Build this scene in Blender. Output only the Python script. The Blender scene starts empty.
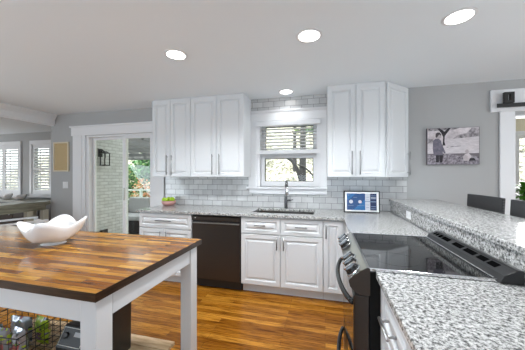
import bpy, math, random
from mathutils import Vector, Matrix
random.seed(7)
S = bpy.context.scene
COL = S.collection
PI = math.pi
R = math.radians

# ---------------------------------------------------------------- camera, world, lights, exposure
cd = bpy.data.cameras.new('camera'); cam = bpy.data.objects.new('camera', cd); COL.objects.link(cam)
cd.sensor_width = 36; cd.lens = 248.65/525*36; cd.clip_start = .05; cd.clip_end = 200
cd.shift_y = .0006
cam.location = (0, -3.346, 1.354); cam.rotation_euler = (PI/2, 0, .2472)
S.camera = cam

w = bpy.data.worlds.new('world'); S.world = w; w.use_nodes = True
bg = w.node_tree.nodes['Background']
bg.inputs[0].default_value = (.95, .98, 1, 1); bg.inputs[1].default_value = 2.6

S.view_settings.view_transform = 'Standard'; S.view_settings.look = 'None'
S.view_settings.gamma = 1; S.view_settings.use_curve_mapping = False
S.view_settings.exposure = .45

def area(name, loc, rot, sx, sy, power, color=(1, 1, 1)):
    l = bpy.data.lights.new(name, 'AREA'); l.shape = 'RECTANGLE'; l.size = sx; l.size_y = sy
    l.energy = power; l.color = color
    o = bpy.data.objects.new(name, l); COL.objects.link(o); o.location = loc; o.rotation_euler = rot
    return o
# daylight of the breakfast room windows on the right
area('right_window_daylight', (3.93, -2.3, 1.30), (R(90), 0, R(90)), 2.8, 1.6, 50, (.88, .95, 1))
area('rear_ceiling_fill', (-.6, -5.9, 1.30), (R(142), 0, 0), 5.0, 1.6, 74, (.70, .86, 1))  # added fill tilted up to brighten the ceiling, no window stands here
for x in (-1.266, -.119):      # unseen ceiling spots added above the frame for extra fill
    l = bpy.data.lights.new('fill_downlight', 'SPOT'); l.energy = 26; l.spot_size = R(150); l.spot_blend = .6; l.shadow_soft_size = .07; l.color = (.91, .957, 1)
    o = bpy.data.objects.new('fill_downlight', l); COL.objects.link(o); o.location = (x, -2.58, 2.39)
# daylight at the sunroom window
area('sunroom_window_daylight', (3.5, 1.74, 1.48), (R(-90), 0, 0), .7, .95, 30)
area('left_opening_fill', (-5.6, -4.3, 1.1), (R(128), 0, R(-90)), 2.2, 1.5, 88, (.80, .91, 1))  # added fill at the dining opening to lift the left ceiling, no window there
area('dining_fill', (-9.9, -1.0, 1.1), (R(140), 0, R(-90)), 2.0, 1.4, 75, (.9, .96, 1))  # added lamp by the blank left wall to brighten the dining room
sun = bpy.data.lights.new('sun', 'SUN'); sun.energy = 3.2; sun.angle = R(3); sun.color = (1, .97, .90)
so = bpy.data.objects.new('sun', sun); COL.objects.link(so); so.rotation_euler = (R(45), 0, R(-25))

# ---------------------------------------------------------------- helpers
class MB:
    def __init__(s): s.v = []; s.f = []; s.m = []
    def add(s, vs, fs, m=0):
        b = len(s.v); s.v += [tuple(v) for v in vs]
        for f in fs: s.f.append(tuple(b+i for i in f)); s.m.append(m)
        return s
    def box(s, x0, x1, y0, y1, z0, z1, m=0, M=None):
        vs = [Vector((x, y, z)) for z in (z0, z1) for y in (y0, y1) for x in (x0, x1)]
        if M: vs = [M @ v for v in vs]
        return s.add(vs, [(0, 2, 3, 1), (4, 5, 7, 6), (0, 1, 5, 4), (2, 6, 7, 3), (0, 4, 6, 2), (1, 3, 7, 5)], m)
    def prism(s, prof, axis, a, b, m=0):
        # prof: list of 2D points (the other two axes in order), extruded along axis from a to b
        def mk(p, t):
            if axis == 'x': return (t, p[0], p[1])
            if axis == 'y': return (p[0], t, p[1])
            return (p[0], p[1], t)
        n = len(prof); vs = [mk(p, a) for p in prof]+[mk(p, b) for p in prof]
        fs = [tuple(range(n)), tuple(range(2*n-1, n-1, -1))]+[(i, i+n, (i+1) % n+n, (i+1) % n) for i in range(n)]
        return s.add(vs, fs, m)
    def tube(s, pts, r, n=8, m=0, cap=True):
        pts = [Vector(p) for p in pts]; rr = r if isinstance(r, (list, tuple)) else [r]*len(pts)
        rings = []; up = None
        for i, p in enumerate(pts):
            t = (pts[min(i+1, len(pts)-1)]-pts[max(i-1, 0)]).normalized()
            if up is None: up = t.orthogonal().normalized()
            up = (up-t*up.dot(t)).normalized(); bi = t.cross(up)
            rings.append([p+(up*math.cos(2*PI*k/n)+bi*math.sin(2*PI*k/n))*rr[i] for k in range(n)])
        vs = [v for q in rings for v in q]; fs = []
        for i in range(len(pts)-1):
            for k in range(n):
                fs.append((i*n+k, i*n+(k+1) % n, (i+1)*n+(k+1) % n, (i+1)*n+k))
        if cap: fs += [tuple(range(n-1, -1, -1)), tuple((len(pts)-1)*n+k for k in range(n))]
        return s.add(vs, fs, m)
    def lathe(s, prof, n=24, c=(0, 0, 0), m=0, M=None):
        vs = []; fs = []
        for (r, z) in prof:
            for k in range(n):
                v = Vector((c[0]+r*math.cos(2*PI*k/n), c[1]+r*math.sin(2*PI*k/n), c[2]+z))
                vs.append(M @ v if M else v)
        for i in range(len(prof)-1):
            for k in range(n): fs.append((i*n+k, i*n+(k+1) % n, (i+1)*n+(k+1) % n, (i+1)*n+k))
        fs.append(tuple(range(n-1, -1, -1))); fs.append(tuple((len(prof)-1)*n+k for k in range(n)))
        return s.add(vs, fs, m)
    def cells(s, xs, ys, holes, z0, z1, plane='xy', m=0):
        # slab over a grid of breaks, leaving out the cells listed in holes (i, j)
        nx, ny = len(xs)-1, len(ys)-1
        occ = lambda i, j: 0 <= i < nx and 0 <= j < ny and (i, j) not in holes
        def P(x, y, z): return (x, y, z) if plane == 'xy' else ((x, z, y) if plane == 'xz' else (z, x, y))
        vid = {}
        vs = []
        def V(i, j, k):
            if (i, j, k) not in vid: vid[(i, j, k)] = len(vs); vs.append(P(xs[i], ys[j], (z0, z1)[k]))
            return vid[(i, j, k)]
        fs = []
        for i in range(nx):
            for j in range(ny):
                if not occ(i, j): continue
                fs.append((V(i, j, 1), V(i+1, j, 1), V(i+1, j+1, 1), V(i, j+1, 1)))
                fs.append((V(i, j, 0), V(i, j+1, 0), V(i+1, j+1, 0), V(i+1, j, 0)))
                if not occ(i-1, j): fs.append((V(i, j, 0), V(i, j, 1), V(i, j+1, 1), V(i, j+1, 0)))
                if not occ(i+1, j): fs.append((V(i+1, j, 0), V(i+1, j+1, 0), V(i+1, j+1, 1), V(i+1, j, 1)))
                if not occ(i, j-1): fs.append((V(i, j, 0), V(i+1, j, 0), V(i+1, j, 1), V(i, j, 1)))
                if not occ(i, j+1): fs.append((V(i, j+1, 0), V(i, j+1, 1), V(i+1, j+1, 1), V(i+1, j+1, 0)))
        return s.add(vs, fs, m)
    def build(s, name, mats, parent=None, bevel=0, smooth=False, fix=True, loc=None, rot=None, seg=2):
        me = bpy.data.meshes.new(name); me.from_pydata(s.v, [], s.f)
        if not isinstance(mats, (list, tuple)): mats = [mats]
        for mm in mats: me.materials.append(mm)
        for p, mi in zip(me.polygons, s.m): p.material_index = mi
        if fix:
            import bmesh
            bm = bmesh.new(); bm.from_mesh(me); bmesh.ops.recalc_face_normals(bm, faces=bm.faces); bm.to_mesh(me); bm.free()
        if smooth:
            for p in me.polygons: p.use_smooth = True
        me.update()
        o = bpy.data.objects.new(name, me); COL.objects.link(o)
        if parent: o.parent = parent
        if loc: o.location = loc
        if rot is not None: o.rotation_euler = (0, 0, rot) if not isinstance(rot, tuple) else rot
        if bevel:
            b = o.modifiers.new('bevel', 'BEVEL'); b.width = bevel; b.segments = seg; b.limit_method = 'ANGLE'; b.angle_limit = R(40)
        if smooth == 'auto':
            pass
        return o

def tag(o, label=None, cat=None, group=None, kind=None):
    if label: o['label'] = label
    if cat: o['category'] = cat
    if group: o['group'] = group
    if kind: o['kind'] = kind
    return o
def thing(name, label, cat, loc=(0, 0, 0), rot=0, group=None):
    o = bpy.data.objects.new(name, None); COL.objects.link(o); o.empty_display_size = .1
    o.location = loc; o.rotation_euler = rot if isinstance(rot, tuple) else (0, 0, rot)
    return tag(o, label, cat, group)
def struct(o, label=None, cat=None): return tag(o, label, cat, kind='structure')
def dup(root, loc, rot=0, label=None, group=None):
    def cp(o, par):
        c = o.copy(); COL.objects.link(c)
        if par: c.parent = par
        for ch in kids.get(o.name, []): cp(ch, c)
        return c
    kids = {}
    for o in COL.objects:
        if o.parent: kids.setdefault(o.parent.name, []).append(o)
    r = cp(root, None); r.location = loc; r.rotation_euler = (0, 0, rot)
    if label: r['label'] = label
    if group: r['group'] = group
    return r

# ---------------------------------------------------------------- materials
def mat(name, color=(.8, .8, .8), rough=.5, metal=0, **kw):
    m = bpy.data.materials.new(name); m.use_nodes = True
    b = m.node_tree.nodes['Principled BSDF']
    b.inputs['Base Color'].default_value = (*color, 1); b.inputs['Roughness'].default_value = rough
    b.inputs['Metallic'].default_value = metal
    for k, v in kw.items(): b.inputs[k.replace('_', ' ')].default_value = v
    m.diffuse_color = (*color, 1)
    return m
def nodes(m): return m.node_tree.nodes, m.node_tree.links, m.node_tree.nodes['Principled BSDF']
def coords(m, scale=(1, 1, 1), rot=(0, 0, 0), loc=(0, 0, 0)):
    N, L, b = nodes(m); tc = N.new('ShaderNodeTexCoord'); mp = N.new('ShaderNodeMapping')
    mp.inputs['Scale'].default_value = scale; mp.inputs['Rotation'].default_value = rot; mp.inputs['Location'].default_value = loc
    L.new(tc.outputs['Object'], mp.inputs[0]); return mp.outputs[0]
def ramp(m, src, stops, interp='LINEAR'):
    N, L, b = nodes(m); r = N.new('ShaderNodeValToRGB'); r.color_ramp.interpolation = interp
    e = r.color_ramp.elements
    while len(e) < len(stops): e.new(.5)
    for el, (p, c) in zip(e, stops): el.position = p; el.color = (*c, 1) if len(c) == 3 else c
    L.new(src, r.inputs[0]); return r.outputs[0]
def noise(m, vec, scale, detail=4, rough=.5):
    N, L, b = nodes(m); n = N.new('ShaderNodeTexNoise'); n.inputs['Scale'].default_value = scale
    n.inputs['Detail'].default_value = detail; n.inputs['Roughness'].default_value = rough
    L.new(vec, n.inputs['Vector']); return n.outputs['Fac']
def mix(m, a, b_, fac, mode='MIX'):
    N, L, b = nodes(m); x = N.new('ShaderNodeMix'); x.data_type = 'RGBA'; x.blend_type = mode
    for s, i in ((fac, 0), (a, 6), (b_, 7)):
        if isinstance(s, (int, float)): x.inputs[i].default_value = s
        elif isinstance(s, tuple): x.inputs[i].default_value = (*s, 1)
        else: L.new(s, x.inputs[i])
    return x.outputs[2]
def bump(m, src, strength=.3, dist=.01, invert=False):
    N, L, b = nodes(m); n = N.new('ShaderNodeBump'); n.inputs['Strength'].default_value = strength
    n.inputs['Distance'].default_value = dist; n.invert = invert
    L.new(src, n.inputs['Height']); L.new(n.outputs[0], b.inputs['Normal'])
def brick(m, vec, c1, c2, mortar, bw, bh, ms, offset=.5, smooth=.1):
    N, L, b = nodes(m); n = N.new('ShaderNodeTexBrick'); n.offset = offset; n.squash = 1
    n.inputs['Color1'].default_value = (*c1, 1); n.inputs['Color2'].default_value = (*c2, 1); n.inputs['Mortar'].default_value = (*mortar, 1)
    n.inputs['Scale'].default_value = 1; n.inputs['Brick Width'].default_value = bw; n.inputs['Row Height'].default_value = bh
    n.inputs['Mortar Size'].default_value = ms; n.inputs['Mortar Smooth'].default_value = smooth
    L.new(vec, n.inputs['Vector']); return n.outputs['Color'], n.outputs['Fac']

WHITE = mat('cabinet_white', (.70, .71, .72), .32)
TRIM = mat('trim_white', (.78, .78, .79), .4)
CEIL = mat('ceiling_paint', (.84, .885, .915), .7)
GREY = mat('wall_grey', (.40, .398, .395), .6)
GAP = mat('dark_gap', (.05, .05, .05), .8)
STEEL = mat('brushed_steel', (.42, .42, .42), .3, 1)
DSTEEL = mat('dark_pull_steel', (.22, .22, .22), .35, 1)
CHROME = mat('chrome', (.75, .75, .76), .15, 1)
BLKST = mat('black_stainless', (.075, .064, .057), .36, .85)
BLK = mat('black_plastic', (.012, .012, .012), .4)
BLKGLASS = mat('black_glass', (.008, .008, .008), .04, 0, IOR=1.45)
CERAMIC = mat('white_ceramic', (.86, .84, .83), .12)
PINKBOWL = mat('pink_clay', (.62, .33, .29), .35)
LIME = mat('lime_green', (.38, .60, .02), .35)
WOOD_L = mat('pale_wood', (.62, .42, .22), .5)
WOVEN = mat('dark_woven', (.03, .03, .032), .5)
LENS = mat('lamp_lens', (1, 1, 1), .5); LENS.node_tree.nodes['Principled BSDF'].inputs['Emission Color'].default_value = (1, .98, .95, 1)
LENS.node_tree.nodes['Principled BSDF'].inputs['Emission Strength'].default_value = 7
PLATE = mat('switch_plate_white', (.8, .8, .8), .35)

def glass():
    m = bpy.data.materials.new('window_glass'); m.use_nodes = True; N = m.node_tree.nodes; L = m.node_tree.links
    N.clear(); o = N.new('ShaderNodeOutputMaterial'); t = N.new('ShaderNodeBsdfTransparent'); t.inputs[0].default_value = (.93, .97, .95, 1)
    g = N.new('ShaderNodeBsdfGlossy'); g.inputs['Roughness'].default_value = .02
    fr0 = N.new('ShaderNodeFresnel'); fr0.inputs[0].default_value = 1.45
    ge = N.new('ShaderNodeNewGeometry'); iv = N.new('ShaderNodeMath'); iv.operation = 'SUBTRACT'; iv.inputs[0].default_value = 1; L.new(ge.outputs['Backfacing'], iv.inputs[1])
    fr = N.new('ShaderNodeMath'); fr.operation = 'MULTIPLY'; L.new(fr0.outputs[0], fr.inputs[0]); L.new(iv.outputs[0], fr.inputs[1])
    mx = N.new('ShaderNodeMixShader'); L.new(fr.outputs[0], mx.inputs[0]); L.new(t.outputs[0], mx.inputs[1]); L.new(g.outputs[0], mx.inputs[2]); L.new(mx.outputs[0], o.inputs[0])
    return m
GLASS = glass()

# granite
GRAN = mat('speckled_granite', (.6, .6, .6), .14, Specular_IOR_Level=.35)
v = coords(GRAN, (1, 1, 1))
N, L, b = nodes(GRAN)
n1 = noise(GRAN, v, 82, 3, .6); n2 = noise(GRAN, v, 210, 2, .6); n3 = noise(GRAN, v, 45, 3, .6)
c = ramp(GRAN, n1, [(.34, (.09, .09, .088)), (.42, (.25, .247, .24)), (.50, (.50, .495, .48)), (.62, (.74, .735, .72))])
sp = ramp(GRAN, n2, [(.36, (.05, .045, .04)), (.44, (1, 1, 1))])
big = ramp(GRAN, n3, [(.3, (.62, .62, .62)), (.62, (1, 1, 1))])
c = mix(GRAN, c, sp, .7, 'MULTIPLY'); c = mix(GRAN, c, big, .6, 'MULTIPLY')
L.new(c, b.inputs['Base Color'])

# hardwood strip floor, boards along X
FLOOR = mat('oak_strip_floor', (.4, .2, .06), .25, Specular_IOR_Level=.2)
N, L, b = nodes(FLOOR); v = coords(FLOOR)
bc, bf = brick(FLOOR, v, (0, 0, 0), (1, 1, 1), (.5, .5, .5), .95, .058, .0012, .37)
g1 = noise(FLOOR, coords(FLOOR, (1.2, 22, 1)), 4, 6, .65)
g2 = noise(FLOOR, coords(FLOOR, (.8, 6, 1), loc=(3, 1, 0)), 3, 5, .6)
base = ramp(FLOOR, bc, [(0, (.27, .095, .008)), (.5, (.40, .155, .014)), (1, (.60, .27, .032))])
gr = ramp(FLOOR, g1, [(.40, (.25, .16, .10)), (.52, (.92, .88, .84)), (.7, (1.05, 1.05, 1.05))])
kn = ramp(FLOOR, g2, [(.34, (.30, .2, .14)), (.47, (1, 1, 1))])
c = mix(FLOOR, base, gr, .8, 'MULTIPLY'); c = mix(FLOOR, c, kn, .6, 'MULTIPLY')
c = mix(FLOOR, c, (.06, .03, .01), bf)
L.new(c, b.inputs['Base Color'])

# butcher block, staves along X
BLOCK = mat('butcher_block', (.4, .2, .06), .16, Specular_IOR_Level=.3)
N, L, b = nodes(BLOCK); v = coords(BLOCK, loc=(.1, .02, 0))
bc, bf = brick(BLOCK, v, (0, 0, 0), (1, 1, 1), (.3, .3, .3), .36, .030, .0006, .43)
g1 = noise(BLOCK, coords(BLOCK, (1.6, 26, 4)), 5, 5, .6)
g2 = noise(BLOCK, coords(BLOCK, (1.0, 9, 1), loc=(5, 3, 0)), 4, 3, .6)
base = ramp(BLOCK, bc, [(0, (.15, .045, .008)), (.35, (.26, .097, .013)), (.7, (.38, .17, .022)), (1, (.52, .275, .05))])
gr = ramp(BLOCK, g1, [(.32, (.35, .25, .2)), (.5, (.9, .88, .85)), (.65, (1.1, 1.1, 1.1))])
kn = ramp(BLOCK, g2, [(.32, (.3, .18, .12)), (.45, (1, 1, 1))])
c = mix(BLOCK, base, gr, .7, 'MULTIPLY'); c = mix(BLOCK, c, kn, .7, 'MULTIPLY')
c = mix(BLOCK, c, (.05, .02, .01), bf)
L.new(c, b.inputs['Base Color'])
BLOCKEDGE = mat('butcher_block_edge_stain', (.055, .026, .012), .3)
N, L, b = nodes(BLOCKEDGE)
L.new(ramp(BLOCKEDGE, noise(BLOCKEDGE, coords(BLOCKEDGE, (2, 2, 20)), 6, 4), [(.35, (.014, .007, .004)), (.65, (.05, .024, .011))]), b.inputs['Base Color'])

# subway tile (wall plane XZ)
def tilemat(name, c1, c2, mortar, bw, bh, ms, rough, rot=(PI/2, 0, 0), loc=(0, 0, 0), bs=.4, wob=0.0):
    m = mat(name, c1, rough); N, L, b = nodes(m)
    # swap Y and Z so the courses stack upwards
    tc = N.new('ShaderNodeTexCoord'); sx = N.new('ShaderNodeSeparateXYZ'); cx = N.new('ShaderNodeCombineXYZ')
    L.new(tc.outputs['Object'], sx.inputs[0])
    L.new(sx.outputs['Y' if rot == 'yz' else 'X'], cx.inputs[0]); L.new(sx.outputs['Z'], cx.inputs[1])
    mp = N.new('ShaderNodeMapping'); mp.inputs['Location'].default_value = loc; L.new(cx.outputs[0], mp.inputs[0])
    bc, bf = brick(m, mp.outputs[0], c1, c2, mortar, bw, bh, ms)
    nn = noise(m, mp.outputs[0], 9, 4)
    c = mix(m, bc, ramp(m, nn, [(.3, (.86, .86, .86)), (.7, (1, 1, 1))]), 1.0, 'MULTIPLY')
    L.new(c, b.inputs['Base Color']); bump(m, bf, bs, .004, True)
    return m
TILE = tilemat('subway_tile', (.55, .55, .55), (.69, .69, .685), (.24, .24, .24), .152, .0765, .0026, .12, loc=(0, -.914, 0))
PBRICK = tilemat('painted_brick', (.60, .62, .61), (.72, .735, .73), (.47, .49, .48), .20, .0677, .007, .8, rot='yz', bs=.8)

# foliage and outdoor materials
LEAF_D = mat('leaf_dark', (.04, .11, .05), .6); LEAF_M = mat('leaf_mid', (.10, .24, .08), .6); LEAF_L = mat('leaf_light', (.32, .42, .18), .6)
LEAF_O = mat('leaf_orange', (.85, .38, .20), .6); LEAF_P = mat('leaf_pale', (.80, .72, .58), .6)
BARK = mat('bark', (.045, .042, .045), .9)
DECK = mat('patio_concrete', (.45, .45, .44), .8)
HILL = mat('leaf_litter', (.5, .45, .3), .9); N, L, b = nodes(HILL)
L.new(ramp(HILL, noise(HILL, coords(HILL), 5.5, 8, .75), [(.38, (.03, .03, .025)), (.46, (.22, .20, .15)), (.53, (.50, .46, .37)), (.62, (.80, .78, .72))]), b.inputs['Base Color'])
SLAT = mat('pergola_grey', (.30, .30, .295), .7)
SLATD = mat('pergola_dark', (.20, .20, .205), .7)
WICKER = mat('dark_wicker', (.035, .035, .04), .7)
CUSH = mat('cushion_light', (.6, .6, .62), .9)
RAILM = mat('rail_paint', (.62, .70, .66), .5)
RUSTIC = mat('weathered_wood', (.25, .24, .18), .35); N, L, b = nodes(RUSTIC)
L.new(ramp(RUSTIC, noise(RUSTIC, coords(RUSTIC, (14, 1.2, 14)), 3, 6, .6), [(.3, (.10, .09, .06)), (.5, (.20, .19, .135)), (.7, (.30, .29, .22))]), b.inputs['Base Color'])
POST = mat('beige_post', (.48, .45, .36), .6)
CREAM = mat('cream_paint', (.66, .60, .44), .7)
BURLAP = mat('woven_tan_cloth', (.50, .37, .19), .9); N, L, b = nodes(BURLAP)
L.new(ramp(BURLAP, noise(BURLAP, coords(BURLAP, (60, 1, 8)), 4, 3), [(.3, (.42, .30, .15)), (.7, (.60, .46, .26))]), b.inputs['Base Color'])

# ================================================================ STRUCTURE
H = 2.41
def slab(name, xs, ys, holes, z0, z1, m, plane='xy', **k):
    return struct(MB().cells(xs, ys, holes, z0, z1, plane).build(name, m, **k))
slab('floor', [-10, 4], [-6, 1.35], [], -.1, 0, FLOOR)
slab('ceiling', [-10, 4], [-6, 1.35], [], H, H+.12, CEIL)
# back wall of the kitchen with sliding door, window and barn door opening
slab('wall_back', [-4.70, -3.92, -2.56, -.92, -.06, 2.023, 2.95, 4], [0, 1.20, 2.02, 2.10, H], [(1, 0), (1, 1), (3, 1), (3, 2), (5, 0), (5, 1)], 0, .14, GREY, 'xz')
slab('wall_dining_side', [-4.70, -4.585], [.14, 1.35], [], 0, H, GREY)
slab('wall_dining_brick', [-4.585, -4.50], [.14, 1.40], [], -.15, 2.75, PBRICK)
slab('wall_dining_back', [-10, -8.55, -7.46, -7.02, -6.42, -4.70], [0, .90, 2.12, H], [(1, 1), (3, 1)], 1.23, 1.35, GREY, 'xz')
slab('wall_left', [-10.12, -10], [-6, 1.35], [], 0, H, GREY)
slab('wall_right', [4, 4.12], [-6, 1.8], [], 0, H, GREY)
slab('wall_rear', [-10, 4], [0, H], [], -6.12, -6, GREY, 'xz')
# room beyond the barn door opening
slab('floor_sunroom', [1.0, 4], [.14, 1.8], [], -.1, 0, FLOOR)
slab('ceiling_sunroom', [1.0, 4], [.14, 1.8], [], H, H+.12, CEIL)
slab('wall_sunroom_back', [.9, 3.16, 3.9, 4.12], [0, 1.0, 2.02, H], [(1, 1)], 1.8, 1.9, CREAM, 'xz')
slab('wall_sunroom_left', [.9, 1.0], [.14, 1.8], [], 0, H, CREAM)

# backsplash
struct(MB().cells([-2.376, -1.04, -1.008, .020, .955], [.914, 1.195, 1.40, 2.222, H], [(0, 3), (0, 2), (1, 1), (2, 1), (1, 2), (2, 2), (3, 3), (3, 2)], -.009, 0, 'xz').build('wall_tile', TILE))

# beam over the dining opening with crown profile
bp = [(-4.70, 2.215), (-4.62, 2.215), (-4.62, 2.23), (-4.605, 2.235), (-4.605, 2.33), (-4.59, 2.335), (-4.585, 2.35), (-4.56, 2.385), (-4.55, 2.39), (-4.55, H), (-4.70, H)]
struct(MB().prism(bp, 'y', -6, -.002).build('trim_beam', TRIM))
# baseboards
struct(MB().box(-4.70, -4.21, -.016, 0, 0, .12).build('baseboard_back', TRIM, bevel=.003))
struct(MB().box(.96, 1.88, -.016, 0, 0, .12).build('baseboard_right', TRIM, bevel=.003))

# sliding glass door
dr = struct(thing('door_1', None, None, (0, 0, 0)))
m = MB()
m.box(-4.185, -3.92, -.022, 0, 0, 2.025); m.box(-4.215, -2.385, -.026, 0, 2.025, 2.165); m.box(-4.235, -2.378, -.045, 0, 2.165, 2.19)
m.box(-2.56, -2.40, -.022, 0, 0, 2.025)
m.box(-4.0, -3.985, -.030, -.022, 0, 2.025)
m.build('casing', TRIM, dr, bevel=.003)
m = MB(); m.box(-3.92, -3.86, .0, .12, 0, 2.02); m.box(-2.62, -2.56, 0, .12, 0, 2.02); m.box(-3.86, -2.62, 0, .12, 1.99, 2.02); m.box(-3.86, -2.62, 0, .12, 0, .03)
m.build('door_frame', TRIM, dr, bevel=.003)
def panel(x0, x1, y, st=.075):
    m = MB(); m.cells([x0, x0+st, x1-st, x1], [.03, .13, 1.95, 1.99], [(1, 1)], y-.018, y+.018, 'xz')
    o = m.build('sliding_panel', TRIM, dr, bevel=.003)
    MB().box(x0+st, x1-st, y-.004, y+.004, .13, 1.95).build('glass_pane', GLASS, o)
    return o
panel(-3.86, -3.16, .085, .05); p2 = panel(-3.20, -2.62, .040, .06)
MB().box(-3.165, -3.15, -.005, .022, .95, 1.15).build('handle', STEEL, p2)

# kitchen window
wn = struct(thing('window_1', None, None, (0, 0, 0)))
m = MB()
m.box(-1.04, -.92, -.020, 0, 1.195, 2.10); m.box(-.06, .020, -.020, 0, 1.195, 2.10); m.box(-1.04, .020, -.022, 0, 2.10, 2.205)
m.build('casing', TRIM, wn, bevel=.003)
MB().prism([(-.022, 2.205), (-.030, 2.21), (-.045, 2.228), (-.045, 2.24), (0, 2.24), (0, 2.205)], 'x', -1.045, .021).build('crown', TRIM, wn)
m = MB(); m.box(-1.065, .021, -.055, .0, 1.170, 1.195); m.box(-1.03, .021, -.024, 0, 1.10, 1.170); m.box(-1.03, .021, -.03, 0, 1.10, 1.112)
m.box(-.92, -.06, 0, .14, 1.17, 1.2)
m.build('window_sill', TRIM, wn, bevel=.004)
m = MB(); m.box(-.92, -.88, 0, .14, 1.2, 2.10); m.box(-.10, -.06, 0, .14, 1.2, 2.10); m.box(-.92, -.06, 0, .14, 2.07, 2.10)
m.build('jamb', TRIM, wn)
def sash(x0, x1, z0, z1, y, st, bt):
    o = MB().cells([x0, x0+st, x1-st, x1], [z0, z0+bt, z1-.035, z1], [(1, 1)], y-.018, y+.018, 'xz').build('sash', TRIM, wn, bevel=.003)
    MB().cells([x0+st, x0+st+.008, x1-st-.008, x1-st], [z0+bt, z0+bt+.008, z1-.043, z1-.035], [(1, 1)], y-.012, y+.012, 'xz').build('gasket', GAP, o)
    MB().box(x0+st, x1-st, y-.003, y+.003, z0+bt, z1-.035).build('glass_pane', GLASS, o)
sash(-.88, -.10, 1.2, 1.625, .075, .055, .07); sash(-.88, -.10, 1.62, 2.07, .113, .055, .04)
# venetian blind, half lowered
bl = thing('window_blind', 'white wooden slat blind half lowered in the window over the sink', 'blind', (-.49, 0, 2.09))
MB().box(-.44, .435, -.052, -.020, -.068, .0).build('valance', TRIM, bl, bevel=.006)
m = MB()
for k in range(7):
    z = -.105-k*.0445
    M_ = Matrix.Translation((0, .022, z)) @ Matrix.Rotation(R(-13), 4, 'X')
    m.box(-.385, .385, -.024, .024, -.0015, .0015, 0, M_)
m.build('slats', TRIM, bl)
m = MB(); m.box(-.43, .43, -.022, .046, -.445, -.392)
for k in range(4): m.box(-.385, .385, -.004, .046, -.447-.0045*k-.003, -.447-.0045*k)
m.build('bottom_rail', TRIM, bl, bevel=.004)
for x in (-.385, -.26, .26, .385):
    MB().box(x-.002, x+.002, -.004, -.002, -.391, -.068).build('ladder_cord', TRIM, bl)
MB().tube([(.37, -.035, -.05), (.375, -.035, -.48)], .002, 5).build('lift_cord', TRIM, bl)
for x0 in (-.43, .385): MB().box(x0, x0+.045, -.019, .0, -.391, -.068).build('side_strip', TRIM, bl)

# dining windows with plantation shutters
def shutter_window(name, x0, x1, z0, z1, npan):
    wr = struct(thing(name, None, None, (0, 1.23, 0)))
    MB().cells([x0-.07, x0, x1, x1+.07], [z0-.06, z0, z1, z1+.09], [(1, 1)], -.03, 0, 'xz').build('window_frame', TRIM, wr, bevel=.003)
    MB().box(x0-.09, x1+.09, -.06, 0, z0-.085, z0-.06).build('window_sill', TRIM, wr)
    MB().box(x0, x1, .08, .086, z0, z1).build('glass_pane', GLASS, wr)
    W = (x1-x0)/npan
    for k in range(npan):
        a = x0+k*W; zm = z0+(z1-z0)*.50
        sh = MB().cells([a+.003, a+.055, a+W-.055, a+W-.003], [z0, z0+.10, zm-.025, zm+.025, z1-.11, z1], [(1, 1), (1, 3)], -.012, .016, 'xz').build('shutter', TRIM, wr, bevel=.003)
        m = MB()
        for (p, q) in ((z0+.10, zm-.025), (zm+.025, z1-.11)):
            n = 7; 
            for i in range(n):
                z = p+(i+.5)*(q-p)/n
                M_ = Matrix.Translation((0, .002, z)) @ Matrix.Rotation(R(42), 4, 'X')
                m.box(a+.055, a+W-.055, -.030, .030, -.004, .004, 0, M_)
        m.build('louvers', TRIM, sh)
        MB().box(a+W/2-.006, a+W/2+.006, -.040, -.032, z0+.12, z1-.13).build('tilt_rod', TRIM, sh)
shutter_window('window_2', -8.55, -7.46, .90, 2.12, 2)
shutter_window('window_3', -7.02, -6.42, .90, 2.12, 1)

# barn door opening trim and sunroom window
b1 = struct(thing('door_2', None, None, (0, 0, 0)))
m = MB(); m.box(1.80, 3.3, -.025, 0, 2.06, 2.305); m.box(1.886, 2.023, -.02, 0, 0, 2.06); m.box(2.95, 3.09, -.02, 0, 0, 2.06)
m.box(2.023, 2.04, 0, .14, 0, 2.02); m.box(2.023, 2.95, 0, .14, 2.005, 2.02)
m.build('casing', TRIM, b1, bevel=.003)
w4 = struct(thing('window_4', None, None, (0, 1.8, 0)))
MB().cells([3.08, 3.16, 3.9, 3.98], [.92, 1.0, 2.02, 2.10], [(1, 1)], -.025, 0, 'xz').build('window_frame', TRIM, w4)
MB().cells([3.16, 3.20, 3.42, 3.44, 3.64, 3.66, 3.86, 3.90], [1.0, 1.04, 1.26, 1.28, 1.50, 1.52, 1.74, 1.76, 1.98, 2.02], [(i, j) for i in (1, 3, 5) for j in (1, 3, 5, 7)], .02, .04, 'xz').build('muntins', TRIM, w4)
MB().box(3.16, 3.9, .028, .032, 1.0, 2.02).build('glass_pane', GLASS, w4)

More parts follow.
